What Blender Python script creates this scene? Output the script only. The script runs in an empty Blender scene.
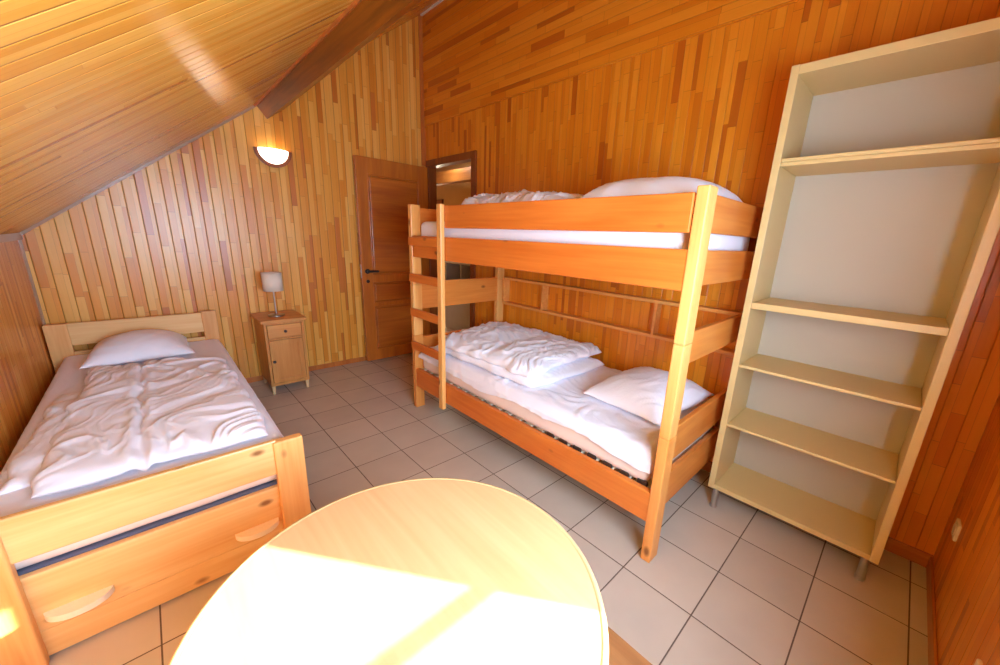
import bpy, bmesh, math, random
from mathutils import Vector, Matrix, noise

scn = bpy.context.scene
COL = scn.collection
random.seed(7)

# ------------------------------------------------------------------ camera
cam_d = bpy.data.cameras.new('camera')
cam_d.sensor_width = 36.0
cam_d.lens = 36.0 * 375.9635 / 1000.0
cam_d.shift_x = -0.01646
cam_d.shift_y = 0.00635
cam_d.clip_start = 0.02
cam = bpy.data.objects.new('camera', cam_d)
COL.objects.link(cam)
def _basis(yaw, p, r):
    fw = Vector((math.sin(yaw)*math.cos(p), math.cos(yaw)*math.cos(p), math.sin(p)))
    rt = Vector((math.cos(yaw), -math.sin(yaw), 0)); up = rt.cross(fw)
    return rt*math.cos(r) + up*math.sin(r), -rt*math.sin(r) + up*math.cos(r), fw
_r, _u, _f = _basis(0.7731, -0.2631, 0.0419)
m = Matrix((( _r.x, _u.x, -_f.x, 0.563), (_r.y, _u.y, -_f.y, -4.055), (_r.z, _u.z, -_f.z, 1.407), (0, 0, 0, 1)))
cam.matrix_world = m
scn.camera = cam

# ------------------------------------------------------------------ view, sky, sun
scn.view_settings.view_transform = 'Standard'
scn.view_settings.look = 'None'
scn.view_settings.gamma = 1.0
scn.view_settings.use_curve_mapping = False
scn.view_settings.exposure = -0.12
scn.cycles.use_denoising = True
scn.cycles.max_bounces = 14
scn.cycles.diffuse_bounces = 9
scn.cycles.glossy_bounces = 5
scn.cycles.transparent_max_bounces = 12
scn.cycles.sample_clamp_indirect = 8.0

SKY = 50.0
SUN = 40.0
world = bpy.data.worlds.new('sky'); scn.world = world
world.use_nodes = True
wbg = world.node_tree.nodes['Background']
wbg.inputs[0].default_value = (0.54, 0.75, 1.0, 1)
wbg.inputs[1].default_value = SKY

sd = bpy.data.lights.new('sun', 'SUN'); sd.energy = SUN; sd.angle = 0.009; sd.color = (1.0, 0.97, 0.92)
sun = bpy.data.objects.new('sun', sd); COL.objects.link(sun)
sun_dir = Vector((-0.735, 1.0, -0.67)).normalized()
sun.rotation_euler = sun_dir.to_track_quat('-Z', 'Y').to_euler()
sun.location = (4, -9, 5)

# room figures
XC, XB, YD = -0.03, 2.975, -4.40
def zc(x): return 1.318 + 0.763*x
WX0, WX1, WZ0, WZ1 = 0.40, 1.665, 0.95, 1.70      # the window behind the photographer

pd = bpy.data.lights.new('window_portal', 'AREA'); pd.shape = 'RECTANGLE'
pd.size = WX1-WX0; pd.size_y = WZ1-WZ0; pd.cycles.is_portal = True
po = bpy.data.objects.new('window_portal', pd); COL.objects.link(po)
po.location = ((WX0+WX1)/2, YD-0.16, (WZ0+WZ1)/2)
po.rotation_euler = (math.radians(90), 0, 0)      # -Z towards +Y (into the room)

# ------------------------------------------------------------------ node helpers
def srgb(r, g, b):
    f = lambda c: (c/255/12.92) if c/255 <= 0.04045 else ((c/255+0.055)/1.055)**2.4
    return (f(r), f(g), f(b), 1)

class NT:
    def __init__(s, name):
        s.m = bpy.data.materials.new(name); s.m.use_nodes = True
        s.t = s.m.node_tree; s.b = s.t.nodes['Principled BSDF']
    def n(s, typ, **kw):
        nd = s.t.nodes.new(typ)
        for k, v in kw.items(): setattr(nd, k, v)
        return nd
    def put(s, sock, v):
        if v is None: return
        if isinstance(v, bpy.types.NodeSocket): s.t.links.new(v, sock)
        else: sock.default_value = v
    def math(s, op, a, b=None, c=None):
        nd = s.n('ShaderNodeMath', operation=op)
        s.put(nd.inputs[0], a); s.put(nd.inputs[1], b); s.put(nd.inputs[2], c)
        return nd.outputs[0]
    def mix(s, f, a, b, mode='MIX'):
        nd = s.n('ShaderNodeMix', data_type='RGBA', blend_type=mode)
        s.put(nd.inputs[0], f); s.put(nd.inputs[6], a); s.put(nd.inputs[7], b)
        return nd.outputs[2]
    def ramp(s, f, stops, interp='LINEAR'):
        nd = s.n('ShaderNodeValToRGB'); cr = nd.color_ramp; cr.interpolation = interp
        while len(cr.elements) < len(stops): cr.elements.new(0.5)
        for e, (p, c) in zip(cr.elements, stops): e.position = p; e.color = c
        s.put(nd.inputs[0], f); return nd.outputs[0]
    def comb(s, x, y, z):
        nd = s.n('ShaderNodeCombineXYZ')
        s.put(nd.inputs[0], x); s.put(nd.inputs[1], y); s.put(nd.inputs[2], z); return nd.outputs[0]
    def obj(s):
        return s.n('ShaderNodeTexCoord').outputs['Object']
    def xyz(s, vec):
        nd = s.n('ShaderNodeSeparateXYZ'); s.put(nd.inputs[0], vec); return nd.outputs
    def noise(s, vec, scale, detail=3, rough=0.5, dist=0.0):
        nd = s.n('ShaderNodeTexNoise'); s.put(nd.inputs['Vector'], vec)
        nd.inputs['Scale'].default_value = scale; nd.inputs['Detail'].default_value = detail
        nd.inputs['Roughness'].default_value = rough; nd.inputs['Distortion'].default_value = dist
        return nd.outputs['Fac']
    def bump(s, h, strength=0.3, dist=0.01):
        nd = s.n('ShaderNodeBump'); nd.inputs['Strength'].default_value = strength
        nd.inputs['Distance'].default_value = dist; s.put(nd.inputs['Height'], h)
        s.t.links.new(nd.outputs[0], s.b.inputs['Normal'])
    def set(s, **kw):
        mp = dict(col='Base Color', rough='Roughness', metal='Metallic', coat='Coat Weight', coatr='Coat Roughness',
                  spec='Specular IOR Level', emit='Emission Color', es='Emission Strength', trans='Transmission Weight', sheen='Sheen Weight')
        for k, v in kw.items(): s.put(s.b.inputs[mp[k]], v)
        return s.m

def plain(name, col, rough=0.5, var=0.06, scale=8.0, **kw):
    k = NT(name); f = k.noise(k.obj(), scale, 3)
    a = tuple(c*(1-var) for c in col[:3])+(1,); b = tuple(min(1, c*(1+var)) for c in col[:3])+(1,)
    return k.set(col=k.mix(f, a, b), rough=rough, **kw)

def planks(name, u, v, w, stops, groove=0.55, rough=0.32, coat=0.16, vs=1.0, gcol=None, gw=0.03, lmin=0.3, lvar=0.6, split=0.62, bstr=0.5):
    k = NT(name); o = k.xyz(k.obj()); U = o[u]; V = o[v]
    if vs != 1.0: V = k.math('MULTIPLY', V, vs)
    a = k.math('DIVIDE', U, w); i = k.math('FLOOR', a); f = k.math('SUBTRACT', a, i)
    half = k.math('GREATER_THAN', f, split)
    s = k.math('ADD', k.math('MULTIPLY', i, 2.0), half)
    wn = k.n('ShaderNodeTexWhiteNoise', noise_dimensions='1D'); k.put(wn.inputs['W'], s)
    wc = k.n('ShaderNodeSeparateColor'); k.put(wc.inputs[0], wn.outputs['Color'])
    L = k.math('MULTIPLY_ADD', wc.outputs[0], lvar, lmin)
    b = k.math('ADD', k.math('DIVIDE', V, L), k.math('MULTIPLY', wc.outputs[1], 17.0))
    j = k.math('FLOOR', b); fb = k.math('SUBTRACT', b, j)
    w2 = k.n('ShaderNodeTexWhiteNoise', noise_dimensions='2D'); k.put(w2.inputs['Vector'], k.comb(s, j, 0.0))
    base = k.ramp(w2.outputs['Value'], stops)
    gv = k.comb(k.math('MULTIPLY', U, 70.0), k.math('MULTIPLY', V, 3.0), k.math('MULTIPLY', w2.outputs['Value'], 40.0))
    g = k.noise(gv, 1.0, 4, 0.55, 0.6)
    col = k.mix(k.math('MULTIPLY', k.math('SUBTRACT', g, 0.35), 0.9), base, k.mix(1.0, base, (0.84, 0.73, 0.56, 1), 'MULTIPLY'))
    e1 = k.math('MINIMUM', f, k.math('SUBTRACT', 1.0, f))
    gm = k.math('LESS_THAN', e1, gw)
    e2 = k.math('ABSOLUTE', k.math('SUBTRACT', f, split))
    sm = k.math('MULTIPLY', k.math('LESS_THAN', e2, 0.012), 0.3)
    em = k.math('MULTIPLY', k.math('LESS_THAN', fb, k.math('DIVIDE', 0.003, L)), 0.35)
    mk = k.math('MAXIMUM', k.math('MULTIPLY', gm, groove), k.math('MAXIMUM', sm, em))
    col = k.mix(mk, col, gcol or srgb(96, 44, 12))
    prof = k.math('MINIMUM', k.math('DIVIDE', e1, gw*2.2), 1.0)
    k.bump(prof, bstr, 0.006)
    return k.set(col=col, rough=rough, coat=coat, coatr=0.3)

def wood(name, light, dark, axis=0, rough=0.42, knots=0.8, coat=0.1, fine=1.0, kcol=None):
    k = NT(name)
    rnd = k.n('ShaderNodeObjectInfo').outputs['Random']
    o = k.xyz(k.obj()); q = [o[0], o[1], o[2]]
    sc = [9.0, 9.0, 9.0]; sc[axis] = 0.9
    vec = k.comb(*[k.math('MULTIPLY_ADD', q[t], sc[t]*fine, k.math('MULTIPLY', rnd, 31.0+7*t)) for t in range(3)])
    g = k.noise(vec, 1.0, 3, 0.55, 0.9)
    sf = [70.0, 70.0, 70.0]; sf[axis] = 2.5
    g2 = k.noise(k.comb(*[k.math('MULTIPLY', q[t], sf[t]) for t in range(3)]), 1.0, 2)
    fac = k.math('ADD', k.math('MULTIPLY', g, 0.75), k.math('MULTIPLY', g2, 0.35))
    col = k.ramp(fac, [(0.36, light), (0.72, dark)])
    if knots > 0:
        sk = [8.5, 8.5, 8.5]; sk[axis] = 4.6
        vo = k.n('ShaderNodeTexVoronoi', feature='F1')
        k.put(vo.inputs['Vector'], k.comb(*[k.math('MULTIPLY_ADD', q[t], sk[t], k.math('MULTIPLY', rnd, 13.0+5*t)) for t in range(3)]))
        vo.inputs['Scale'].default_value = 1.0
        cc = k.n('ShaderNodeSeparateColor'); k.put(cc.inputs[0], vo.outputs['Color'])
        on = k.math('GREATER_THAN', cc.outputs[0], 1-knots)
        core = k.n('ShaderNodeMapRange'); k.put(core.inputs[0], vo.outputs['Distance'])
        core.inputs[1].default_value = 0.06; core.inputs[2].default_value = 0.15; core.inputs[3].default_value = 1.0; core.inputs[4].default_value = 0.0
        col = k.mix(k.math('MULTIPLY', k.math('MULTIPLY', core.outputs[0], on), 0.85), col, kcol or srgb(120, 62, 22))
    return k.set(col=col, rough=rough, coat=coat, coatr=0.2)

def cloth(name, col, bs=0.15, scale=60.0):
    k = NT(name); o = k.obj()
    h = k.math('ADD', k.math('MULTIPLY', k.noise(o, 14.0, 4, 0.6, 0.8), 0.7), k.math('MULTIPLY', k.noise(o, scale, 2), 0.2))
    k.bump(h, bs, 0.02)
    return k.set(col=col, rough=0.9, sheen=0.15, spec=0.2)

# ------------------------------------------------------------------ materials
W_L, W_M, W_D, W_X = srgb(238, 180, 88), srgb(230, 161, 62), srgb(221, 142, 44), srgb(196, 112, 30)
STB = [(0.0, srgb(230, 148, 38)), (0.4, srgb(223, 136, 26)), (0.88, srgb(215, 124, 20)), (0.94, srgb(184, 92, 14)), (1.0, srgb(196, 106, 20))]  # deeper orange than the other boards: warm interreflected light put into the colour
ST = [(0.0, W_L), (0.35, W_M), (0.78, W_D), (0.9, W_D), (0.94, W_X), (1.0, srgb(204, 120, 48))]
M = {}
M['wallA'] = planks('pine_planks_back_wall', 0, 2, 0.072, ST)
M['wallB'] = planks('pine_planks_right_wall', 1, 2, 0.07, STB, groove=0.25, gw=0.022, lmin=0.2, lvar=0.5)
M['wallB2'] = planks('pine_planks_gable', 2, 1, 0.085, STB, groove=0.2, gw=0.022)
M['wallC'] = planks('pine_planks_knee_wall', 1, 2, 0.072, ST, groove=0.4)
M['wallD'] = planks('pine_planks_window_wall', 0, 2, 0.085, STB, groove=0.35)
STC = [(0.0, srgb(236, 182, 84)), (0.5, srgb(228, 168, 68)), (0.9, srgb(218, 152, 54)), (0.95, srgb(186, 108, 32)), (1.0, srgb(196, 118, 38))]
M['ceil'] = planks('pine_planks_ceiling', 1, 0, 0.075, STC, groove=0.35, vs=1.258, rough=0.21, coat=0.0, gcol=srgb(190, 110, 45), split=0.5, lmin=0.8, lvar=1.6, bstr=0.6)
M['pine'] = wood('pale_pine_x', srgb(240, 202, 138), srgb(224, 168, 98), 0)
M['pine_y'] = wood('pale_pine_y', srgb(240, 202, 138), srgb(224, 168, 98), 1)
M['pine_z'] = wood('pale_pine_z', srgb(238, 186, 116), srgb(218, 150, 78), 2, knots=0.5)
M['bpine_x'] = wood('bunk_pine_bounce_x', srgb(228, 148, 66), srgb(208, 116, 40), 0)  # both board tints carry the orange of bounced light in their colour
M['bpine_y'] = wood('bunk_pine_bounce_y', srgb(222, 130, 50), srgb(202, 102, 30), 1)
M['bpine_z'] = wood('bunk_pine_z', srgb(240, 182, 104), srgb(222, 146, 68), 2, knots=0.4)
M['lpine_z'] = wood('lower_bunk_pine_z', srgb(236, 166, 88), srgb(218, 134, 56), 2, knots=0.4)  # more orange than the upper posts, partly light put into the colour
M['door'] = wood('dark_stained_door_z', srgb(204, 120, 30), srgb(174, 92, 20), 2, knots=0.0, coat=0.3)
M['door_x'] = wood('dark_stained_door_x', srgb(198, 114, 28), srgb(168, 88, 18), 0, knots=0.0, coat=0.3)
M['frame'] = wood('dark_door_frame_z', srgb(150, 78, 24), srgb(118, 54, 14), 2, knots=0.0, coat=0.3)
M['beam'] = wood('dark_beam', srgb(158, 88, 16), srgb(100, 50, 8), 1, knots=0.3, coat=0.45, rough=0.35, fine=0.7)
M['ns'] = wood('nightstand_pine', srgb(214, 150, 76), srgb(190, 118, 50), 2, knots=0.15)
M['ns_x'] = wood('nightstand_pine_x', srgb(218, 154, 80), srgb(194, 120, 52), 0, knots=0.3)
M['nsleg'] = plain('nightstand_leg_wood', srgb(226, 190, 140))
M['handle'] = plain('pale_handle_wood', srgb(250, 232, 204))
M['rack'] = wood('rack_pine', srgb(232, 170, 92), srgb(214, 140, 64), 1, knots=0)
M['base'] = wood('baseboard_wood', srgb(186, 112, 46), srgb(160, 88, 30), 1, knots=0.0, coat=0.2)
M['basex'] = wood('baseboard_wood_x', srgb(186, 112, 46), srgb(160, 88, 30), 0, knots=0.0, coat=0.2)
M['trim'] = plain('grey_brown_trim', srgb(168, 128, 92), 0.35, coat=0.3)
M['cornertrim'] = wood('corner_batten', srgb(206, 122, 50), srgb(180, 94, 34), 2, knots=0)
M['laminate'] = wood('maple_table_laminate', srgb(216, 170, 122), srgb(206, 156, 106), 1, knots=0, rough=0.5, coat=0.0, fine=1.6)
M['edge'] = plain('table_edge_band', srgb(206, 172, 120), 0.4, 0.03)
M['steel'] = plain('brushed_steel', (0.55, 0.53, 0.5, 1), 0.35, 0.05, 30, metal=1.0)
M['dark'] = plain('dark_bronze', (0.03, 0.02, 0.015, 1), 0.4, 0.1)
M['stool'] = wood('brown_stool_wood', srgb(150, 98, 56), srgb(122, 74, 38), 1, knots=0, fine=2.0)
M['cream'] = plain('cream_melamine', srgb(212, 186, 126), 0.42, 0.02, 5)
M['creamedge'] = plain('cream_melamine_edge', srgb(240, 212, 160), 0.42, 0.02, 5)
M['backp'] = plain('grey_white_hardboard', srgb(182, 174, 156), 0.55, 0.03, 3)
M['white'] = cloth('white_cotton', (0.87, 0.88, 0.95, 1))
M['sheet'] = cloth('white_fitted_sheet', (0.85, 0.85, 0.92, 1), 0.2)
M['ticking'] = cloth('cream_mattress_cover', srgb(236, 218, 206), 0.1)
M['slate'] = plain('slate_blue_bed_base_fabric', srgb(96, 100, 122), 0.85)
M['slat'] = plain('pale_slat', srgb(224, 206, 178), 0.5)
M['black'] = plain('dark_slat_gap', srgb(58, 40, 30), 0.6)
M['shade'] = plain('lamp_shade_linen', srgb(232, 216, 196), 0.8, 0.02)
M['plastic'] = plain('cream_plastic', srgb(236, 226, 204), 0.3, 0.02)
M['pvc'] = plain('white_window_frame', srgb(236, 236, 232), 0.35, 0.02)
M['hallwall'] = plain('hall_plaster', srgb(206, 168, 112), 0.8)
M['hallgrey'] = plain('grey_cabinet', srgb(196, 190, 184), 0.5)
M['hallwood'] = wood('hall_beam', srgb(196, 132, 64), srgb(160, 100, 44), 1, knots=0)

M['ceil'].node_tree.nodes['Principled BSDF'].inputs['Specular Tint'].default_value = (1.0, 0.82, 0.4, 1)
M['ceil'].node_tree.nodes['Principled BSDF'].inputs['IOR'].default_value = 1.75
def floor_mat():
    k = NT('beige_floor_tiles'); o = k.xyz(k.obj())
    def ax(v, off):
        a = k.math('DIVIDE', k.math('SUBTRACT', v, off), 0.30); i = k.math('FLOOR', a); f = k.math('SUBTRACT', a, i)
        return i, k.math('MINIMUM', f, k.math('SUBTRACT', 1.0, f))
    i, e = ax(o[0], 1.2932); j, g = ax(o[1], -1.6402)
    d = k.math('MINIMUM', e, g)
    gm = k.math('LESS_THAN', d, 0.0085)
    w2 = k.n('ShaderNodeTexWhiteNoise', noise_dimensions='2D'); k.put(w2.inputs['Vector'], k.comb(i, j, 0.0))
    n = k.noise(k.obj(), 5.0, 4)
    f = k.math('ADD', k.math('MULTIPLY', w2.outputs['Value'], 0.35), k.math('MULTIPLY', n, 0.65))
    col = k.ramp(f, [(0.25, srgb(186, 174, 158)), (0.75, srgb(202, 189, 171))])
    col = k.mix(gm, col, srgb(100, 84, 72))
    k.bump(k.math('MINIMUM', k.math('DIVIDE', d, 0.02), 1.0), 0.3, 0.003)
    return k.set(col=col, rough=k.math('MULTIPLY_ADD', gm, 0.45, 0.33), spec=0.45)
M['floor'] = floor_mat()

def glass_mat():
    k = NT('window_glass')
    tr = k.n('ShaderNodeBsdfTransparent'); gl = k.n('ShaderNodeBsdfGlossy'); gl.inputs['Roughness'].default_value = 0.02
    mx = k.n('ShaderNodeMixShader'); mx.inputs[0].default_value = 0.06
    k.t.links.new(tr.outputs[0], mx.inputs[1]); k.t.links.new(gl.outputs[0], mx.inputs[2])
    k.t.links.new(mx.outputs[0], k.t.nodes['Material Output'].inputs[0]); return k.m
M['glass'] = glass_mat()
def emit_mat(name, col, st):
    k = NT(name); return k.set(col=(0.8, 0.8, 0.8, 1), emit=col, es=st, rough=0.4)
M['opal'] = emit_mat('lit_opal_glass', (1.0, 0.88, 0.72, 1), 3.0)
M['litwin'] = emit_mat('lit_hall_window', (1.0, 0.86, 0.62, 1), 9.0)
M['halllamp'] = emit_mat('lit_hall_lamp', (1.0, 0.88, 0.75, 1), 16.0)

# ------------------------------------------------------------------ mesh helpers
def merge(dst, src):
    me = bpy.data.meshes.new('t'); src.to_mesh(me); src.free(); dst.from_mesh(me); bpy.data.meshes.remove(me)

def box(bm, x0, x1, y0, y1, z0, z1, bev=0.0, seg=2, rot=None, pivot=None):
    t = bmesh.new(); bmesh.ops.create_cube(t, size=1.0)
    for v in t.verts:
        v.co = Vector(((x0+x1)/2+v.co.x*(x1-x0), (y0+y1)/2+v.co.y*(y1-y0), (z0+z1)/2+v.co.z*(z1-z0)))
    if bev > 0: bmesh.ops.bevel(t, geom=t.edges[:], offset=bev, segments=seg, profile=0.5, affect='EDGES')
    if rot is not None:
        p = Vector(pivot); 
        for v in t.verts: v.co = p + rot @ (v.co-p)
    merge(bm, t); return bm

def lathe(bm, prof, cx, cy, seg=40, a0=0.0, a1=2*math.pi, axis='z'):
    full = abs(a1-a0-2*math.pi) < 1e-6; rings = []
    n = seg if full else seg+1
    for k in range(n):
        a = a0+(a1-a0)*k/seg
        rings.append([bm.verts.new((cx+r*math.cos(a), cy+r*math.sin(a), z)) for r, z in prof])
    for k in range(seg):
        A, B = rings[k], rings[(k+1) % n]
        for i in range(len(prof)-1):
            try: bm.faces.new((A[i], B[i], B[i+1], A[i+1]))
            except ValueError: pass
    bmesh.ops.remove_doubles(bm, verts=bm.verts[:], dist=1e-5)
    return bm

def prism(bm, pts, lo, hi, axis='z'):
    """closed outline pts extruded lo..hi along axis"""
    def P(a, b, c): return {'z': (a, b, c), 'y': (a, c, b), 'x': (c, a, b)}[axis]
    A = [bm.verts.new(P(a, b, lo)) for a, b in pts]; B = [bm.verts.new(P(a, b, hi)) for a, b in pts]
    bm.faces.new(A); bm.faces.new(B[::-1])
    for i in range(len(pts)):
        j = (i+1) % len(pts); bm.faces.new((A[i], A[j], B[j], B[i]))
    return bm

LOC = {}
def obj(name, bm, mat, parent=None, smooth=False, label=None):
    bmesh.ops.recalc_face_normals(bm, faces=bm.faces[:])
    me = bpy.data.meshes.new(name)
    if parent is not None:
        off = LOC[parent.name]; bmesh.ops.translate(bm, vec=-off, verts=bm.verts[:])
    bm.to_mesh(me); bm.free()
    for mm in (mat if isinstance(mat, (list, tuple)) else [mat]): me.materials.append(mm)
    o = bpy.data.objects.new(name, me); COL.objects.link(o)
    if smooth:
        for p in me.polygons: p.use_smooth = True
    if parent is not None: o.parent = parent; LOC[o.name] = LOC[parent.name]
    else: LOC[o.name] = Vector((0, 0, 0))
    if label: o['label'] = label
    return o

def center(o):
    """move a one-mesh thing's origin to the middle of its base"""
    me = o.data; xs = [v.co for v in me.vertices]
    c = Vector(((min(v.x for v in xs)+max(v.x for v in xs))/2, (min(v.y for v in xs)+max(v.y for v in xs))/2, min(v.z for v in xs)))
    for v in me.vertices: v.co -= c
    o.location = c; LOC[o.name] = c.copy(); return o

def thing(name, loc, label, cat, group=None):
    o = bpy.data.objects.new(name, None); o.empty_display_size = 0.1; COL.objects.link(o)
    o.location = loc; LOC[o.name] = Vector(loc); return tag(o, label, cat, group)
def tag(o, label, cat, group=None, kind=None):
    o['label'] = label; o['category'] = cat
    if group: o['group'] = group
    if kind: o['kind'] = kind
    return o
def struct(name, bm, mat, label, cat, parent=None):
    o = obj(name, bm, mat, parent)
    return tag(o, label, cat, kind='structure') if parent is None else o
B = bmesh.new

# ------------------------------------------------------------------ the room
T = 0.14; TB = 0.07
struct('floor', box(B(), XC-T, XB+T+1.8, YD-0.25, 2.2, -0.12, 0.0), M['floor'], 'beige square tiles with dark joints covering the bedroom floor', 'floor')

# back wall (lamp wall), its top follows the roof slope
bm = B(); prism(bm, [(XC-T, 0), (XB+T, 0), (XB+T, zc(XB+T)), (XC-T, zc(XC-T))], 0.0, T, 'y')
struct('wall_back', bm, M['wallA'], 'pine-plank wall behind the single bed and the nightstand', 'wall')
# right wall with the doorway
DY0, DY1, DZ = -0.885, -0.085, 2.135
bm = B()
box(bm, XB, XB+TB, YD-T, DY0, 0, 2.54); box(bm, XB, XB+TB, DY1, 0.0, 0, 2.54); box(bm, XB, XB+TB, DY0, DY1, DZ, 2.54)
struct('wall_right', bm, M['wallB'], 'pine-plank wall with bounced-light orange in its colour, behind the bunk bed and the shelf unit', 'wall')
bm = B(); box(bm, XB-0.012, XB+T, YD-T, 0.0, 2.54, zc(XB)+0.2)
struct('wall_right_upper', bm, M['wallB2'], 'upper strip of the right wall with boards laid lengthwise', 'wall')
bm = B(); box(bm, XC-T, XC, YD-T, T, 0, zc(XC)+0.05)
struct('wall_left', bm, M['wallC'], 'low pine-plank knee wall left of the single bed', 'wall')
# wall behind the photographer, with the window
bm = B(); WT = 0.12
def slab_xz(pts): prism(bm, pts, YD-WT, YD, 'y')
slab_xz([(XC-T, 0), (WX0, 0), (WX0, zc(WX0)), (XC-T, zc(XC-T))])
slab_xz([(WX1, 0), (XB+T, 0), (XB+T, zc(XB+T)), (WX1, zc(WX1))])
slab_xz([(WX0, 0), (WX1, 0), (WX1, WZ0), (WX0, WZ0)])
ztop = zc(WX0)
slab_xz([((WZ1-1.318)/0.763, WZ1), (WX1, WZ1), (WX1, zc(WX1))])
struct('wall_front', bm, M['wallD'], 'pine-plank wall with the power sockets at the right edge', 'wall')
# ceiling slope
bm = B(); prism(bm, [(XC-T, zc(XC-T)), (XB+T, zc(XB+T)), (XB+T, zc(XB+T)+0.15), (XC-T, zc(XC-T)+0.15)], YD-0.13, T, 'y')
struct('ceiling', bm, M['ceil'], 'sloping ceiling of narrow varnished pine boards', 'ceiling')

# window (casement with one glazing bar), outside the picture but lets the sun in
wn = B()
fy0, fy1 = YD-0.12, YD-0.07; fw = 0.012
box(wn, WX0, WX0+fw, fy0, fy1, WZ0, WZ1); box(wn, WX1-fw, WX1, fy0, fy1, WZ0, WZ1)
box(wn, WX0, WX1, fy0, fy1, WZ0, WZ0+fw); box(wn, WX0, WX1, fy0, fy1, WZ1-fw, WZ1)
box(wn, WX0, WX1, -4.501, -4.489, 1.302, 1.324)
w1 = struct('window_1', wn, M['pvc'], 'white framed window with a glazing bar in the front wall', 'window')
obj('pane', box(B(), WX0+fw, WX1-fw, YD-0.098, YD-0.092, WZ0+fw, WZ1-fw), M['glass'], w1)

# beam under the slope
s = Vector((0.795, 0.606)); p = Vector((0.606, -0.795)); A0 = Vector((1.394, zc(1.394)))
pts = [A0, A0+p*0.118, A0+p*0.118+s*0.16, A0+s*0.16]
pts = [(a.x, a.y) for a in pts]
bm = B(); prism(bm, pts, YD, 0.0, 'y')
struct('ceiling_beam', bm, M['beam'], 'dark stained roof beam running along under the sloping ceiling', 'beam')
# battens and trims
bm = B(); a_ = A0-s*0.028
prism(bm, [(a_.x, a_.y), (A0.x, A0.y), (A0.x+p.x*0.012, A0.y+p.y*0.012), (a_.x+p.x*0.012, a_.y+p.y*0.012)], YD, 0.0, 'y')
struct('trim_7', bm, M['cornertrim'], 'pale batten between the sloping ceiling and the dark roof beam', 'trim')
bm = B(); q = p*0.015
def strip(x0, x1):
    a = Vector((x0, zc(x0))); b = Vector((x1, zc(x1)))
    prism(bm, [(a.x, a.y), (b.x, b.y), (b.x+q.x, b.y+q.y), (a.x+q.x, a.y+q.y)], -0.03, 0.0, 'y')
strip(XC, 1.39)
struct('trim_1', bm, M['trim'], 'grey-brown cove strip between sloping ceiling and lamp wall', 'trim')
bm = B(); box(bm, XC, XC+0.02, YD, 0, zc(XC)-0.03, zc(XC)+0.012)
struct('trim_2', bm, M['trim'], 'grey strip along the top of the knee wall', 'trim')
bm = B(); box(bm, XC, XC+0.012, -0.012, 0, 0, 1.30)
struct('trim_3', bm, M['trim'], 'thin pale strip in the corner above the bed head', 'trim')
bm = B(); box(bm, XB-0.05, XB, -0.014, 0, 2.14, zc(XB)); 

struct('trim_4', bm, M['cornertrim'], 'upright batten in the corner above the door', 'trim')
bm = B(); prism(bm, [(XB-0.03, zc(XB-0.03)), (XB, zc(XB)), (XB, zc(XB)-0.03), (XB-0.03, zc(XB-0.03)-0.012)], YD, 0.0, 'y')  # its pale cream stands in for a glint of light along this edge
struct('trim_5', bm, M['plastic'], 'cove strip where the slope meets the gable boards, coloured pale for a glint of light', 'trim')
bm = B(); box(bm, XB-0.016, XB, YD, DY0-0.075, 0, 0.07, 0.003)
struct('baseboard_right', bm, M['base'], 'brown skirting board behind the shelf unit', 'baseboard')
bm = B(); box(bm, 1.0, XB-0.01, YD, YD+0.010, 0, 0.065, 0.003)
struct('baseboard_front', bm, M['basex'], 'brown skirting board below the power sockets', 'baseboard')
bm = B(); box(bm, XC, XB, -0.012, 0, 0, 0.05, 0.003)
struct('baseboard_back', bm, M['cornertrim'], 'low skirting board under the lamp wall', 'baseboard')
# door frame
bm = B()
box(bm, XB-0.022, XB+TB+0.01, DY0-0.055, DY0+0.012, 0, DZ+0.055, 0.003)
box(bm, XB-0.022, XB+TB+0.01, DY1-0.012, DY1+0.045, 0, DZ+0.055, 0.003)
box(bm, XB-0.022, XB+TB+0.01, DY0+0.012, DY1-0.012, DZ-0.012, DZ+0.055, 0.003)
struct('trim_6', bm, M['frame'], 'dark wooden frame around the open doorway', 'door frame')
# door leaf, swung flat against the lamp wall
DX0, DX1, dy0, dy1 = 2.148, 2.948, -0.085, -0.048
bm = B()
box(bm, DX0, DX0+0.115, dy0, dy1, 0.012, 2.115, 0.003); box(bm, DX1-0.115, DX1, dy0, dy1, 0.012, 2.115, 0.003)
for z0, z1 in ((0.012, 0.13), (0.62, 0.66), (0.88, 0.96), (1.96, 2.115)):
    box(bm, DX0+0.113, DX1-0.113, dy0, dy1, z0, z1, 0.003)
d1 = struct('door_1', bm, M['door'], 'dark brown panelled door opened flat against the lamp wall', 'door')
for z0, z1 in ((0.13, 0.62), (0.66, 0.88), (0.96, 1.96)):
    bm = B(); box(bm, DX0+0.11, DX1-0.11, dy0+0.014, dy1-0.006, z0-0.004, z1+0.004)
    for a in range(3):      # raised moulding steps
        i = 0.012+0.016*a; y = dy0+0.004+0.004*(2-a) if a else dy0-0.002
    box(bm, DX0+0.135, DX1-0.135, dy0+0.005, dy1-0.008, z0+0.022, z1-0.022, 0.008)
    fr = 0.014
    box(bm, DX0+0.113, DX0+0.113+fr, dy0-0.004, dy0+0.02, z0, z1, 0.004); box(bm, DX1-0.113-fr, DX1-0.113, dy0-0.004, dy0+0.02, z0, z1, 0.004)
    box(bm, DX0+0.113, DX1-0.113, dy0-0.004, dy0+0.02, z0, z0+fr, 0.004); box(bm, DX0+0.113, DX1-0.113, dy0-0.004, dy0+0.02, z1-fr, z1, 0.004)
    obj('door_panel', bm, M['door_x'], d1)
def ycyl(bm, cx, cz, r, y0, y1, seg=24):
    prism(bm, [(cx+r*math.cos(2*math.pi*k/seg), cz+r*math.sin(2*math.pi*k/seg)) for k in range(seg)], y0, y1, 'y'); return bm
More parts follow.
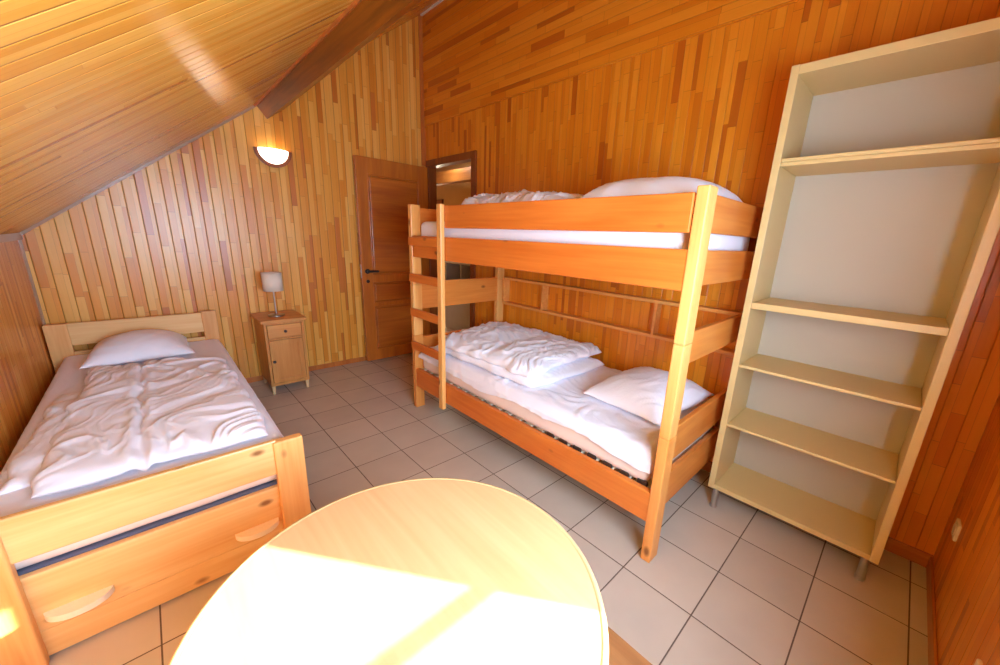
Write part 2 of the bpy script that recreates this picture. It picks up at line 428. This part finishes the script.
bm = B(); ycyl(bm, 2.205, 1.0, 0.026, dy0-0.008, dy0); ycyl(bm, 2.205, 1.0, 0.011, dy0-0.045, dy0-0.006); box(bm, 2.19, 2.31, dy0-0.055, dy0-0.038, 0.99, 1.012, 0.005)
obj('door_handle', bm, M['dark'], d1, label='dark lever handle on round rosette')
bm = B(); ycyl(bm, 2.205, 0.895, 0.018, dy0-0.006, dy0); obj('keyhole_plate', bm, M['dark'], d1)
bm = B(); box(bm, DX0-0.003, DX0+0.002, dy0+0.008, dy1-0.008, 0.93, 1.07); box(bm, DX0-0.012, DX0, dy0+0.012, dy1-0.012, 0.99, 1.01); obj('latch', bm, M['steel'], d1)

# hall beyond the doorway
HX, HY0, HY1, HZ = 4.2, -1.7, 2.0, 2.45
bm = B(); box(bm, HX, HX+0.1, HY0, HY1, 0, HZ); struct('wall_hall_far', bm, M['hallwall'], 'plain wall at the far side of the hall beyond the doorway', 'wall')
bm = B(); box(bm, XB+TB, HX+0.1, HY1, HY1+0.1, 0, HZ); struct('wall_hall_left', bm, M['hallwall'], 'end wall of the hall beyond the doorway', 'wall')
bm = B(); box(bm, XB+TB, HX+0.1, HY0-0.1, HY0, 0, HZ); struct('wall_hall_right', bm, M['hallwall'], 'near end wall of the hall hidden by the bunk', 'wall')
bm = B(); box(bm, XB, XB+TB, T, HY1+0.1, 0, HZ); struct('wall_hall_near', bm, M['hallwall'], 'hall side wall continuing past the lamp wall', 'wall')
bm = B(); box(bm, XB+TB, HX+0.1, HY0-0.1, HY1+0.1, HZ, HZ+0.1)
struct('ceiling_hall', bm, M['hallwood'], 'brown boarded ceiling of the hall', 'ceiling')
bm = B(); box(bm, 3.80, 3.92, HY0, HY1, 2.12, 2.28, 0.005); struct('hall_beam', bm, M['hallwood'], 'brown beam crossing the hall beyond the doorway', 'beam')
bm = B(); box(bm, HX-0.03, HX, 1.52, 1.90, 1.88, 1.96); box(bm, HX-0.03, HX, 1.80, 1.86, 0.1, 1.88); box(bm, HX-0.03, HX, 1.52, 1.56, 0.1, 1.88)
w2 = struct('window_2', bm, M['frame'], 'narrow lit window at the far end of the hall', 'window')
obj('pane', box(B(), HX-0.02, HX-0.012, 1.56, 1.80, 0.1, 1.88), M['litwin'], w2)
c = thing('hall_cabinet', (3.98, 0.48, 0), 'grey cabinet with an open top shelf standing in the hall', 'cabinet')
bm = B(); box(bm, 3.78, 4.19, 0.12, 0.85, 0.0, 0.74); box(bm, 3.78, 4.19, 0.12, 0.15, 0.74, 1.0); box(bm, 3.78, 4.19, 0.44, 0.46, 0.74, 1.0); box(bm, 3.78, 4.19, 0.82, 0.85, 0.74, 1.0); box(bm, 4.16, 4.19, 0.12, 0.85, 0.74, 1.0)
obj('body', bm, M['hallgrey'], c)
obj('top', box(B(), 3.76, 4.195, 0.1, 0.87, 1.0, 1.03, 0.004), M['hallgrey'], c)
obj('door', box(B(), 3.76, 3.78, 0.14, 0.83, 0.04, 0.72, 0.004), M['hallgrey'], c)
c = thing('hall_ceiling_lamp', (3.62, 0.55, HZ), 'white lit lamp on the hall ceiling beyond the doorway', 'lamp')
obj('lamp_body', box(B(), 3.5, 3.74, 0.4, 0.76, HZ-0.03, HZ, 0.004), M['pvc'], c)
obj('diffuser', box(B(), 3.51, 3.73, 0.41, 0.75, HZ-0.09, HZ-0.03, 0.02), M['halllamp'], c)

# ------------------------------------------------------------------ bedding shapes
def ridge(x, y, s):
    n = noise.noise(Vector((x, y, s))); return (1-min(1, abs(n)*2.2))**2
def wrinkle(x, y, seed, f=9.0, ang=0.6, warp=0.10):
    N = noise.noise
    wx = x + warp*N(Vector((x*3, y*3, seed+5))) + 0.03*N(Vector((x*9, y*9, seed+6)))
    wy = y + warp*N(Vector((x*3, y*3, seed+9))) + 0.03*N(Vector((x*9, y*9, seed+8)))
    a = ang + 0.5*N(Vector((x*1.7, y*1.7, seed+11)))
    c, s_ = math.cos(a), math.sin(a); u = c*wx+s_*wy; v = -s_*wx+c*wy
    n1 = N(Vector((u*f, v*f*0.28, seed))); n2 = N(Vector((u*f*1.9+7, v*f*0.5, seed+2)))
    mk = 0.5+0.8*N(Vector((x*3.5, y*3.5, seed+13)))
    return 0.75*math.exp(-(n1/0.15)**2)*max(0.1, mk) + 0.3*math.exp(-(n2/0.13)**2)*max(0.1, 1-mk) + 0.5*N(Vector((x*4.5, y*4.5, seed+1)))

def cushion(bm, quad, zb, t, n=56, pw=8.0, pe=0.5, wamp=0.01, seed=1.0, f=9.0, ang=0.6, pinch=0.0, zf=None, bottom=0.0, sag=0.0):
    """closed soft slab over a quad (4 xy corners), rounded edges and creased top; bottom = share of thickness below the middle"""
    q = [Vector(a) for a in quad]
    def par(k):
        a = -1+2*k/n; return math.sin(a*math.pi/2)*0.6+a*0.4
    top, bot = {}, {}
    for i in range(n+1):
        for j in range(n+1):
            u, v = par(i), par(j)
            uu = u*(1-pinch*(1-v*v)); vv = v*(1-pinch*(1-u*u))
            a, b = (uu+1)/2, (vv+1)/2
            P = q[0]*(1-a)*(1-b)+q[1]*a*(1-b)+q[2]*a*b+q[3]*(1-a)*b
            pr = (max(0, (1-abs(u)**pw))*max(0, (1-abs(v)**pw)))**pe
            w = wrinkle(P.x, P.y, seed, f, ang)*wamp
            edge = i in (0, n) or j in (0, n)
            ox = noise.noise(Vector((P.x*7, P.y*7, seed+20)))*wamp*1.2; oy = noise.noise(Vector((P.x*7, P.y*7, seed+30)))*wamp*1.2
            base = zb + (zf(P.x, P.y) if zf else 0.0)
            zm = base + t*bottom*1.0 + t*0.0
            z = base + t*bottom + (t*(1-bottom))*pr + w*min(1, pr*1.6)
            if sag: z -= sag*pr*(0.5+0.5*noise.noise(Vector((P.x*2.5, P.y*2.5, seed+40))))
            top[i, j] = bm.verts.new((P.x+ox, P.y+oy, z))
            if not edge:
                bot[i, j] = bm.verts.new((P.x+ox, P.y+oy, base + t*bottom - t*bottom*pr))
            else: bot[i, j] = top[i, j]
    for i in range(n):
        for j in range(n):
            bm.faces.new((top[i, j], top[i+1, j], top[i+1, j+1], top[i, j+1]))
            f4 = [bot[i, j], bot[i, j+1], bot[i+1, j+1], bot[i+1, j]]
            try: bm.faces.new(f4)
            except ValueError: pass
    return bm

def mattress(bm, x0, x1, y0, y1, z0, z1, r=0.045, amp=0.004, seed=3.0):
    t = bmesh.new(); bmesh.ops.create_cube(t, size=1.0)
    for v in t.verts: v.co = Vector(((x0+x1)/2+v.co.x*(x1-x0), (y0+y1)/2+v.co.y*(y1-y0), (z0+z1)/2+v.co.z*(z1-z0)))
    bmesh.ops.bevel(t, geom=t.edges[:], offset=r, segments=5, profile=0.6, affect='EDGES')
    bmesh.ops.subdivide_edges(t, edges=[e for e in t.edges if e.calc_length() > 0.12], cuts=24, use_grid_fill=True)
    for v in t.verts:
        v.co.z += amp*noise.noise(Vector((v.co.x*6, v.co.y*4, seed)))
    merge(bm, t); return bm

def sheet_over(bm, x0, x1, y0, y1, ztop, zlow, r=0.05, seed=2.0, wamp=0.006, nx=60, ny=110, sides=(1, 1, 1, 1), hem=0.02, f=9.0, ang=1.2):
    """thin cover lying on a mattress and hanging down its sides with creases"""
    def prof(n, a0, a1, lo, hi):
        L = []
        d = ztop-zlow
        if lo: L += [(a0, ztop-d*(1-k/6)) for k in range(6)]
        for k in range(n+1): L.append((a0+(a1-a0)*k/n, ztop))
        if hi: L += [(a1, ztop-d*(k+1)/6) for k in range(6)]
        return L
    PX = prof(nx, x0, x1, sides[0], sides[1]); PY = prof(ny, y0, y1, sides[2], sides[3])
    g = {}
    for i, (x, zx) in enumerate(PX):
        for j, (y, zy) in enumerate(PY):
            z = min(zx, zy); dx = min(x-x0, x1-x); dy = min(y-y0, y1-y)
            if z > ztop-1e-6:
                d = min(dx if sides[0] or sides[1] else 1, dy if sides[2] or sides[3] else 1)
                if d < r: z -= r*(1-math.sqrt(max(0, 1-(1-d/r)**2)))*0.9
                z += wamp*max(0, wrinkle(x, y, seed, f, ang))
                px, py = x, y
            else:
                hang = (ztop-z)/(ztop-zlow)
                z = z - r*0.9*(1-hang) + hem*hang*noise.noise(Vector((x*2.5, y*2.5, seed+7)))
                o = 0.006 + 0.01*ridge((x+y)*9, z*4, seed)*hang
                px = x + (o if i > len(PX)//2 and zx < ztop else (-o if zx < ztop else 0))
                py = y + (o if j > len(PY)//2 and zy < ztop else (-o if zy < ztop else 0))
            g[i, j] = bm.verts.new((px, py, z))
    for i in range(len(PX)-1):
        for j in range(len(PY)-1):
            bm.faces.new((g[i, j], g[i+1, j], g[i+1, j+1], g[i, j+1]))
    return bm

# ------------------------------------------------------------------ single bed
bed = thing('single_bed', (0.45, -1.2, 0), 'pale pine single bed under the sloping ceiling along the knee wall', 'bed')
FX0, FX1 = 0.0, 0.936
def post(x0, x1, y0, y1, z, mat, par):
    return obj('post', box(B(), x0, x1, y0, y1, 0, z, 0.006, 3), mat, par)
post(-0.022, 0.088, -0.13, -0.085, 0.712, M['pine_z'], bed); post(0.800, 0.898, -0.13, -0.085, 0.722, M['pine_z'], bed)
post(0.0, 0.128, -2.40, -2.36, 0.552, M['pine_z'], bed); post(0.815, 0.924, -2.40, -2.36, 0.552, M['pine_z'], bed)
for z0, z1 in ((0.555, 0.712), (0.40, 0.512)):
    obj('headboard_rail', box(B(), 0.06, 0.83, -0.125, -0.10, z0, z1, 0.004), M['pine'], bed)
obj('footboard_rail', box(B(), 0.10, 0.83, -2.385, -2.36, 0.402, 0.556, 0.005), M['pine'], bed)
bm = B(); box(bm, 0.115, 0.835, -2.36, -2.335, 0.115, 0.328, 0.004); box(bm, 0.115, 0.835, -2.36, -2.335, 0.012, 0.1145, 0.003)
obj('footboard_panel', bm, M['pine'], bed)
for sx in (0.725, 0.223):
    bm = B(); R_ = 0.078
    prism(bm, [(sx+R_*math.cos(a), -2.358-0.055*math.sin(a)) for a in [math.pi*k/20 for k in range(21)]], 0.158, 0.180, 'z')
    obj('half_moon_handle', bm, M['handle'], bed, label='pale half-moon wooden handle')
for x0, x1 in ((0.0, 0.026), (0.886, 0.912)):
    obj('side_rail', box(B(), x0, x1, -2.36, -0.12, 0.26, 0.385, 0.004), M['pine_y'], bed)
obj('mattress_base', box(B(), 0.05, 0.885, -2.33, -0.14, 0.25, 0.329, 0.012), M['slate'], bed, label='slate blue upholstered mattress base')
mt = obj('mattress', mattress(B(), 0.035, 0.885, -2.328, -0.15, 0.330, 0.485), M['ticking'], smooth=True)
center(mt); tag(mt, 'mattress in a white sheet on the single bed by the knee wall', 'mattress')
obj('fitted_sheet', sheet_over(B(), 0.028, 0.894, -2.332, -0.145, 0.496, 0.40, 0.05, 4.0, 0.008, sides=(1, 1, 1, 1)), M['sheet'], mt, smooth=True)
pl = obj('pillow', cushion(B(), [(0.155, -0.70), (0.70, -0.69), (0.68, -0.16), (0.19, -0.15)], 0.497, 0.165, 48, 2.6, 0.62, 0.012, 6.0, 7, 1.5, 0.05, bottom=0.22), M['white'], smooth=True)
center(pl); tag(pl, 'white pillow lying at the head of the single bed', 'pillow')
bm = B()
cushion(bm, [(0.06, -2.1), (0.40, -2.1), (0.40, -1.1), (0.115, -1.1)], 0.499, 0.04, 48, 5, 0.5, 0.022, 11.0, 12, -0.5)
cushion(bm, [(0.155, -2.22), (0.84, -2.235), (0.835, -0.92), (0.205, -0.72)], 0.515, 0.050, 150, 9, 0.5, 0.026, 12.0, 10, -0.7, zf=lambda x, y: -0.016*math.exp(-((x-0.43)/0.012)**2)+0.008*math.exp(-((abs(x-0.43)-0.03)/0.02)**2))
dv = obj('duvet', bm, M['white'], smooth=True); center(dv); tag(dv, 'crumpled white duvet spread over the single bed', 'duvet')

# ------------------------------------------------------------------ bunk bed
bk = thing('bunk_bed', (2.45, -2.44, 0), 'pine bunk bed with bounced-light orange in its board colour and a ladder along the right wall', 'bunk bed')
BX0, BX1, BN, BF = 1.995, 2.935, -3.510, -1.383
def bpost(x0, y0, x1, y1):
    for zs, mt_ in (((0.0, 0.622),), 'lpine_z'), (((0.624, 1.03), (1.032, 1.61)), 'bpine_z'):
        bm = B()
        for z0, z1 in zs: box(bm, x0, x1, y0, y1, z0, z1, 0.005, 2)
        if len(zs) > 1: box(bm, x0+0.006, x1-0.006, y0+0.006, y1-0.006, 0.61, 1.3)
        obj('post', bm, M[mt_], bk)
for x0, x1 in ((BX0, BX0+0.078), (BX1-0.078, BX1)):
    bpost(x0, BN, x1, BN+0.046); bpost(x0, BF-0.046, x1, BF)
fx0, fx1 = BX0+0.012, BX0+0.038
obj('guard_rail', box(B(), BX0-0.002, BX0+0.024, -3.46, -1.872, 1.448, 1.588, 0.005), M['bpine_y'], bk)
obj('side_rail', box(B(), fx0-0.008, fx1, BN+0.03, BF-0.03, 1.236, 1.390, 0.005), M['bpine_y'], bk)
obj('side_rail', box(B(), fx0-0.008, fx1, BN+0.03, BF-0.03, 0.195, 0.345, 0.005), M['bpine_y'], bk)
for z0, z1 in ((1.448, 1.588), (1.236, 1.390), (0.195, 0.345)):
    obj('back_rail', box(B(), BX1-0.03, BX1-0.004, BN+0.03, BF-0.03, z0, z1, 0.005), M['bpine_y'], bk)
for z0, z1 in ((1.455, 1.600), (1.245, 1.388), (0.905, 1.050), (0.428, 0.603), (0.180, 0.362)):
    obj('end_board', box(B(), BX0+0.072, BX1-0.02, BN+0.048, BN+0.074, z0, z1, 0.004), M['bpine_x'], bk)
for z0, z1 in ((1.455, 1.590), (1.245, 1.388), (0.83, 1.045), (0.425, 0.60), (0.195, 0.345)):
    obj('end_board', box(B(), BX0+0.06, BX1-0.06, BF-0.034, BF-0.008, z0, z1, 0.004), M['bpine_x'], bk)
ld = obj('ladder_stile', box(B(), 1.962, 1.994, -1.872, -1.822, 0.155, 1.597, 0.005), M['bpine_z'], bk)
for z in (1.35, 1.085, 0.82, 0.555):
    obj('ladder_rung', box(B(), 1.964, 1.993, -1.824, -1.428, z-0.03, z+0.03, 0.006), M['bpine_y'], bk)
for base in (0.290, 1.262):
    bm = B()
    for k in range(22):
        y = -3.43+k*0.0935
        box(bm, BX0+0.045, BX1-0.04, y, y+0.055, base+0.03, base+0.042, 0.002)
    obj('slats', bm, M['slat'], bk, label='row of pale bed slats')
    bm = B(); box(bm, BX0+0.04, BX0+0.062, BN+0.06, BF-0.06, base-0.02, base+0.03); box(bm, BX1-0.062, BX1-0.036, BN+0.06, BF-0.06, base-0.02, base+0.03)
    for k in range(22): 
        y = -3.425+k*0.0935; box(bm, BX0+0.042, BX0+0.06, y, y+0.045, base+0.026, base+(0.066 if y < -2.8 else 0.042))
    obj('slat_holder', bm, M['black'], bk)

m1 = obj('mattress', mattress(B(), 2.042, 2.893, -3.425, -1.445, 0.334, 0.500, 0.05), M['ticking'], smooth=True)
center(m1); tag(m1, 'mattress under a rumpled white sheet on the bottom bunk', 'mattress')
obj('fitted_sheet', sheet_over(B(), 2.034, 2.9, -3.43, -1.44, 0.514, 0.43, 0.05, 14.0, 0.024, sides=(1, 1, 1, 1), hem=0.05, f=9, ang=1.2), M['sheet'], m1, smooth=True)
m2 = obj('mattress', mattress(B(), 2.05, 2.893, -3.425, -1.445, 1.31, 1.495, 0.05, seed=8), M['sheet'], smooth=True)
center(m2); tag(m2, 'white mattress on the top bunk behind the guard rail', 'mattress')

bm = B()
cushion(bm, [(2.10, -2.63), (2.84, -2.66), (2.86, -1.52), (2.07, -1.56)], 0.522, 0.07, 70, 9, 0.5, 0.018, 21.0, 11, -0.3, bottom=0.3)
cushion(bm, [(2.09, -2.60), (2.88, -2.60), (2.87, -1.50), (2.08, -1.60)], 0.575, 0.075, 90, 9, 0.5, 0.036, 22.0, 12, -0.3, bottom=0.35, zf=lambda x, y: 0.022*math.sin((x-2.1)*3.2))
d2 = obj('duvet', bm, M['white'], smooth=True); center(d2); tag(d2, 'folded white duvet lying at the ladder end of the bottom bunk', 'duvet')
p2 = obj('pillow', cushion(B(), [(2.24, -3.36), (2.88, -3.40), (2.88, -2.88), (2.26, -2.88)], 0.522, 0.15, 52, 2.6, 0.6, 0.014, 31.0, 8, 0.9, 0.04, bottom=0.2), M['white'], smooth=True)
center(p2); tag(p2, 'white pillow at the shelf-unit end of the bottom bunk', 'pillow')
bm = B()
cushion(bm, [(2.12, -2.72), (2.85, -2.72), (2.86, -1.66), (2.12, -1.74)], 1.500, 0.165, 90, 5, 0.5, 0.045, 41.0, 9, 1.4, bottom=0.3)
d3 = obj('duvet', bm, M['white'], smooth=True); center(d3); tag(d3, 'folded white duvet peeking over the top bunk guard rail', 'duvet')
p3 = obj('pillow', cushion(B(), [(2.10, -3.43), (2.90, -3.43), (2.88, -2.78), (2.10, -2.78)], 1.500, 0.205, 52, 3.6, 0.5, 0.012, 51.0, 6, 0.9, 0.03, bottom=0.2), M['white'], smooth=True)
center(p3); tag(p3, 'white pillow humped above the top bunk rail', 'pillow')

# slim wall rack behind the bunk
rk = thing('wall_rack', (2.94, -2.45, 0.79), 'shallow wooden wall rack behind the bottom bunk', 'shelf')
RX0, RX1 = 2.90, 2.974
for z in (0.80, 1.03):
    obj('rack_board', box(B(), RX0, RX1, -3.49, -1.452, z, z+0.022, 0.003), M['rack'], rk)
for y in (-1.462, -1.95, -2.95, -3.48):
    obj('rack_divider', box(B(), RX0+0.004, RX1, y, y+0.018, 0.822, 1.03), M['rack'], rk)

# ------------------------------------------------------------------ shelf unit
su = thing('shelf_unit', (2.79, -3.87, 0), 'tall cream open shelf unit with five compartments on metal legs', 'shelf unit')
SX0, SX1, SL, SR, SZ0, SZ1 = 2.622, 2.956, -3.519, -4.220, 0.115, 2.143
t_ = 0.03
obj('side_panel', box(B(), SX0, SX1, SL-t_, SL, SZ0, SZ1, 0.002), M['cream'], su)
obj('side_panel', box(B(), SX0, SX1, SR, SR+t_, SZ0, SZ1, 0.002), M['cream'], su)
obj('top_panel', box(B(), SX0+0.001, SX1, SR+t_, SL-t_, SZ1-0.036, SZ1-0.001, 0.002), M['cream'], su)
obj('bottom_panel', box(B(), SX0+0.001, SX1, SR+t_, SL-t_, SZ0+0.001, SZ0+0.026, 0.002), M['cream'], su)
obj('back_panel', box(B(), SX1-0.012, SX1-0.002, SR+t_, SL-t_, SZ0+0.02, SZ1-0.03), M['backp'], su)
def shf(z0, z1, x0): 
    obj('shelf', box(B(), x0, SX1-0.012, SR+t_+0.001, SL-t_-0.001, z0, z1, 0.002), M['cream'], su)
obj('shelf', box(box(B(), SX0+0.004, SX1-0.012, SR+t_+0.001, SL-t_-0.001, 1.7705, 1.786, 0.003), SX0+0.004, SX1-0.012, SR+t_+0.001, SL-t_-0.001, 1.754, 1.770, 0.003), M['cream'], su)
shf(1.122, 1.152, SX0+0.003); shf(0.822, 0.836, SX0+0.008); shf(0.494, 0.508, SX0+0.008)
for x in (SX0+0.018, SX1-0.04):
    for y in (SL-0.04, SR+0.04):
        bm = B(); lathe(bm, [(0.0, SZ0), (0.0155, SZ0), (0.0155, 0.02), (0.018, 0.018), (0.018, 0.0), (0.0, 0.0)], x, y, 20)
        obj('leg', bm, M['steel'], su, smooth=False, label='round brushed metal leg')

# ------------------------------------------------------------------ nightstand with lamp
nx0, nx1, nyf, nyb = 1.162, 1.462, -0.445, -0.06
ns = thing('nightstand', ((nx0+nx1)/2, -0.25, 0), 'small pine nightstand with drawer and cupboard door against the lamp wall', 'nightstand')
bm = B()
box(bm, nx0, nx0+0.02, nyf, nyb, 0.075, 0.635, 0.002); box(bm, nx1-0.02, nx1, nyf, nyb, 0.075, 0.635, 0.002)
box(bm, nx0+0.02, nx1-0.02, nyb-0.012, nyb, 0.075, 0.635); box(bm, nx0+0.02, nx1-0.02, nyf, nyb-0.012, 0.075, 0.098)
box(bm, nx0+0.02, nx1-0.02, nyf, nyb-0.012, 0.482, 0.497); box(bm, nx0+0.02, nx1-0.02, nyf, nyb-0.012, 0.617, 0.635)
obj('body', bm, M['ns'], ns)
obj('top', box(B(), nx0-0.022, nx1+0.022, nyf-0.02, nyb+0.01, 0.635, 0.660, 0.005), M['ns_x'], ns)
dr = obj('drawer', box(B(), nx0+0.023, nx1-0.023, nyf-0.004, nyf+0.2, 0.500, 0.613, 0.004), M['ns_x'], ns)
def knob(par, cx, cz, y):
    bm = B(); ycyl(bm, cx, cz, 0.006, y-0.012, y+0.001, 16); ycyl(bm, cx, cz, 0.012, y-0.022, y-0.012, 20); obj('knob', bm, M['dark'], par, label='dark round knob')
knob(dr, 1.312, 0.556, nyf-0.004)
bm = B()
a0, a1, b0, b1 = nx0+0.023, nx1-0.023, 0.101, 0.479
box(bm, a0, a0+0.035, nyf-0.004, nyf+0.014, b0, b1, 0.002); box(bm, a1-0.035, a1, nyf-0.004, nyf+0.014, b0, b1, 0.002)
box(bm, a0+0.035, a1-0.035, nyf-0.004, nyf+0.014, b0, b0+0.035, 0.002); box(bm, a0+0.035, a1-0.035, nyf-0.004, nyf+0.014, b1-0.035, b1, 0.002)
box(bm, a0+0.03, a1-0.03, nyf+0.002, nyf+0.012, b0+0.03, b1-0.03)
dd = obj('cupboard_door', bm, M['ns'], ns); knob(dd, a0+0.02, 0.30, nyf-0.004)
for x in (nx0+0.018, nx1-0.018):
    for y in (nyf+0.02, nyb-0.02):
        bm = B(); lathe(bm, [(0, 0.078), (0.016, 0.078), (0.012, 0.0), (0, 0)], x, y, 16); obj('leg', bm, M['nsleg'], ns)
lx, ly = 1.295, -0.29
tl = thing('table_lamp', (lx, ly, 0.66), 'small table lamp with white drum shade standing on the nightstand', 'lamp')
bm = B(); lathe(bm, [(0, 0.6605), (0.062, 0.6605), (0.062, 0.672), (0.05, 0.678), (0.012, 0.684), (0, 0.684)], lx, ly, 32); obj('base', bm, M['steel'], tl, smooth=True, label='round metal foot')
bm = B(); lathe(bm, [(0, 0.682), (0.006, 0.682), (0.006, 0.96), (0, 0.96)], lx, ly, 14); obj('stem', bm, M['steel'], tl)
bm = B(); lathe(bm, [(0.074, 0.882), (0.076, 1.035), (0.0735, 1.035), (0.0715, 0.882), (0.074, 0.882)], lx, ly, 40); obj('lamp_shade', bm, M['shade'], tl, smooth=True)
bm = B(); box(bm, lx-0.07, lx+0.07, ly-0.002, ly+0.002, 0.955, 0.96); obj('shade_carrier', bm, M['steel'], tl)

# ------------------------------------------------------------------ half-moon wall lamp
wx, wz = 1.478, 2.052
wl = thing('wall_lamp', (wx, 0.0, wz), 'lit half-moon wall lamp of opal glass in a dark rim', 'lamp')
def halfdome(R, D, zt, n=28, m_=12, shrink=0.0):
    bm = B(); g = []
    for i in range(n+1):
        a = math.pi*i/n; row = []
        for j in range(m_+1):
            b = (math.pi/2)*j/m_
            r = R*math.sin(b)
            row.append(bm.verts.new((wx+r*math.cos(a), -0.008-D*math.cos(b), zt-R*0.98*math.sin(b)*math.sin(a))))
        g.append(row)
    for i in range(n):
        for j in range(m_): 
            try: bm.faces.new((g[i][j], g[i+1][j], g[i+1][j+1], g[i][j+1]))
            except ValueError: pass
    bmesh.ops.remove_doubles(bm, verts=bm.verts[:], dist=1e-5)
    return bm
obj('glass_bowl', halfdome(0.118, 0.085, wz), M['opal'], wl, smooth=True)
bm = B()
pts = [(wx+0.142*math.cos(math.pi*k/40), wz-0.142*math.sin(math.pi*k/40)) for k in range(41)]+[(wx-0.116*math.cos(math.pi*k/40), wz-0.116*math.sin(math.pi*k/40)) for k in range(41)]
prism(bm, pts, -0.024, -0.0005, 'y'); obj('rim', bm, M['frame'], wl, label='dark wooden half-round rim')
ll = bpy.data.lights.new('wall_lamp_bulb', 'POINT'); ll.energy = 0.3; ll.color = (1.0, 0.72, 0.42); ll.shadow_soft_size = 0.03
lo = bpy.data.objects.new('wall_lamp_bulb', ll); COL.objects.link(lo); lo.parent = wl; lo.location = (0, -0.04, -0.02)

# ------------------------------------------------------------------ round table and stools
tx, ty, tr, tz = 0.842, -3.494, 0.392, 0.70
tb = thing('round_table', (tx, ty, 0), 'round pale maple table with a sunlit top in the foreground', 'table')
bm = B(); lathe(bm, [(0, tz), (tr-0.014, tz), (tr-0.014, tz-0.026), (0, tz-0.026)], tx, ty, 96); obj('tabletop', bm, M['laminate'], tb)
bm = B(); lathe(bm, [(tr-0.0135, tz-0.0005), (tr-0.004, tz-0.001), (tr, tz-0.006), (tr, tz-0.021), (tr-0.004, tz-0.026), (tr-0.0135, tz-0.026), (tr-0.0135, tz-0.0005)], tx, ty, 96)
obj('edge_band', bm, M['edge'], tb, smooth=True)
bm = B(); lathe(bm, [(0, tz-0.026), (0.12, tz-0.026), (0.12, tz-0.032), (0.032, tz-0.04), (0.032, 0.045), (0, 0.045)], tx, ty, 28); obj('pedestal', bm, M['steel'], tb)
bm = B(); lathe(bm, [(0, 0.05), (0.03, 0.048), (0.2, 0.016), (0.205, 0.0), (0, 0.0)], tx, ty, 48); obj('foot', bm, M['steel'], tb)
def stool(cx, cy, hx, hy, rc, label):
    st = thing('stool', (cx, cy, 0), label, 'stool', 'wooden stools tucked under the round table')
    bm = B(); pts = []
    for qx, qy, a0 in ((1, 1, 0), (-1, 1, 90), (-1, -1, 180), (1, -1, 270)):
        for k in range(9):
            a = math.radians(a0+90*k/8); pts.append((cx+qx*(hx-rc)+rc*math.cos(a), cy+qy*(hy-rc)+rc*math.sin(a)))
    prism(bm, pts, 0.425, 0.45, 'z')
    obj('seat', bm, M['stool'], st)
    for qx in (-1, 1):
        for qy in (-1, 1):
            x, y = cx+qx*(hx-0.075), cy+qy*(hy-0.075)
            bm = B(); lathe(bm, [(0, 0.427), (0.017, 0.427), (0.013, 0.0), (0, 0.0)], x, y, 16); obj('leg', bm, M['stool'], st)
stool(0.648, -3.205, 0.195, 0.195, 0.17, 'round-cornered brown stool under the table edge nearest the single bed')
stool(1.10, -3.90, 0.175, 0.22, 0.03, 'square brown stool under the table edge nearest the shelf unit')

# ------------------------------------------------------------------ power sockets on the front wall
def socket(cx, label):
    so = thing('wall_socket', (cx, YD, 0.35), label, 'socket', 'power sockets on the front wall')
    obj('cover_plate', box(B(), cx-0.036, cx+0.036, YD, YD+0.011, 0.314, 0.386, 0.004), M['plastic'], so)
    bm = B()
    lathe_pts = [(0.026, 0.0), (0.026, 0.002), (0.022, 0.002), (0.020, 0.0005), (0, 0.0005)]
    t = B(); lathe(t, lathe_pts, 0, 0, 24)
    for v in t.verts: v.co = Vector((cx+v.co.x, YD+0.011+v.co.z, 0.35+v.co.y))
    merge(bm, t); obj('insert', bm, M['plastic'], so)
socket(2.735, 'cream power socket low on the front wall near the corner')
socket(1.95, 'cream power socket at the bottom right edge of the picture')
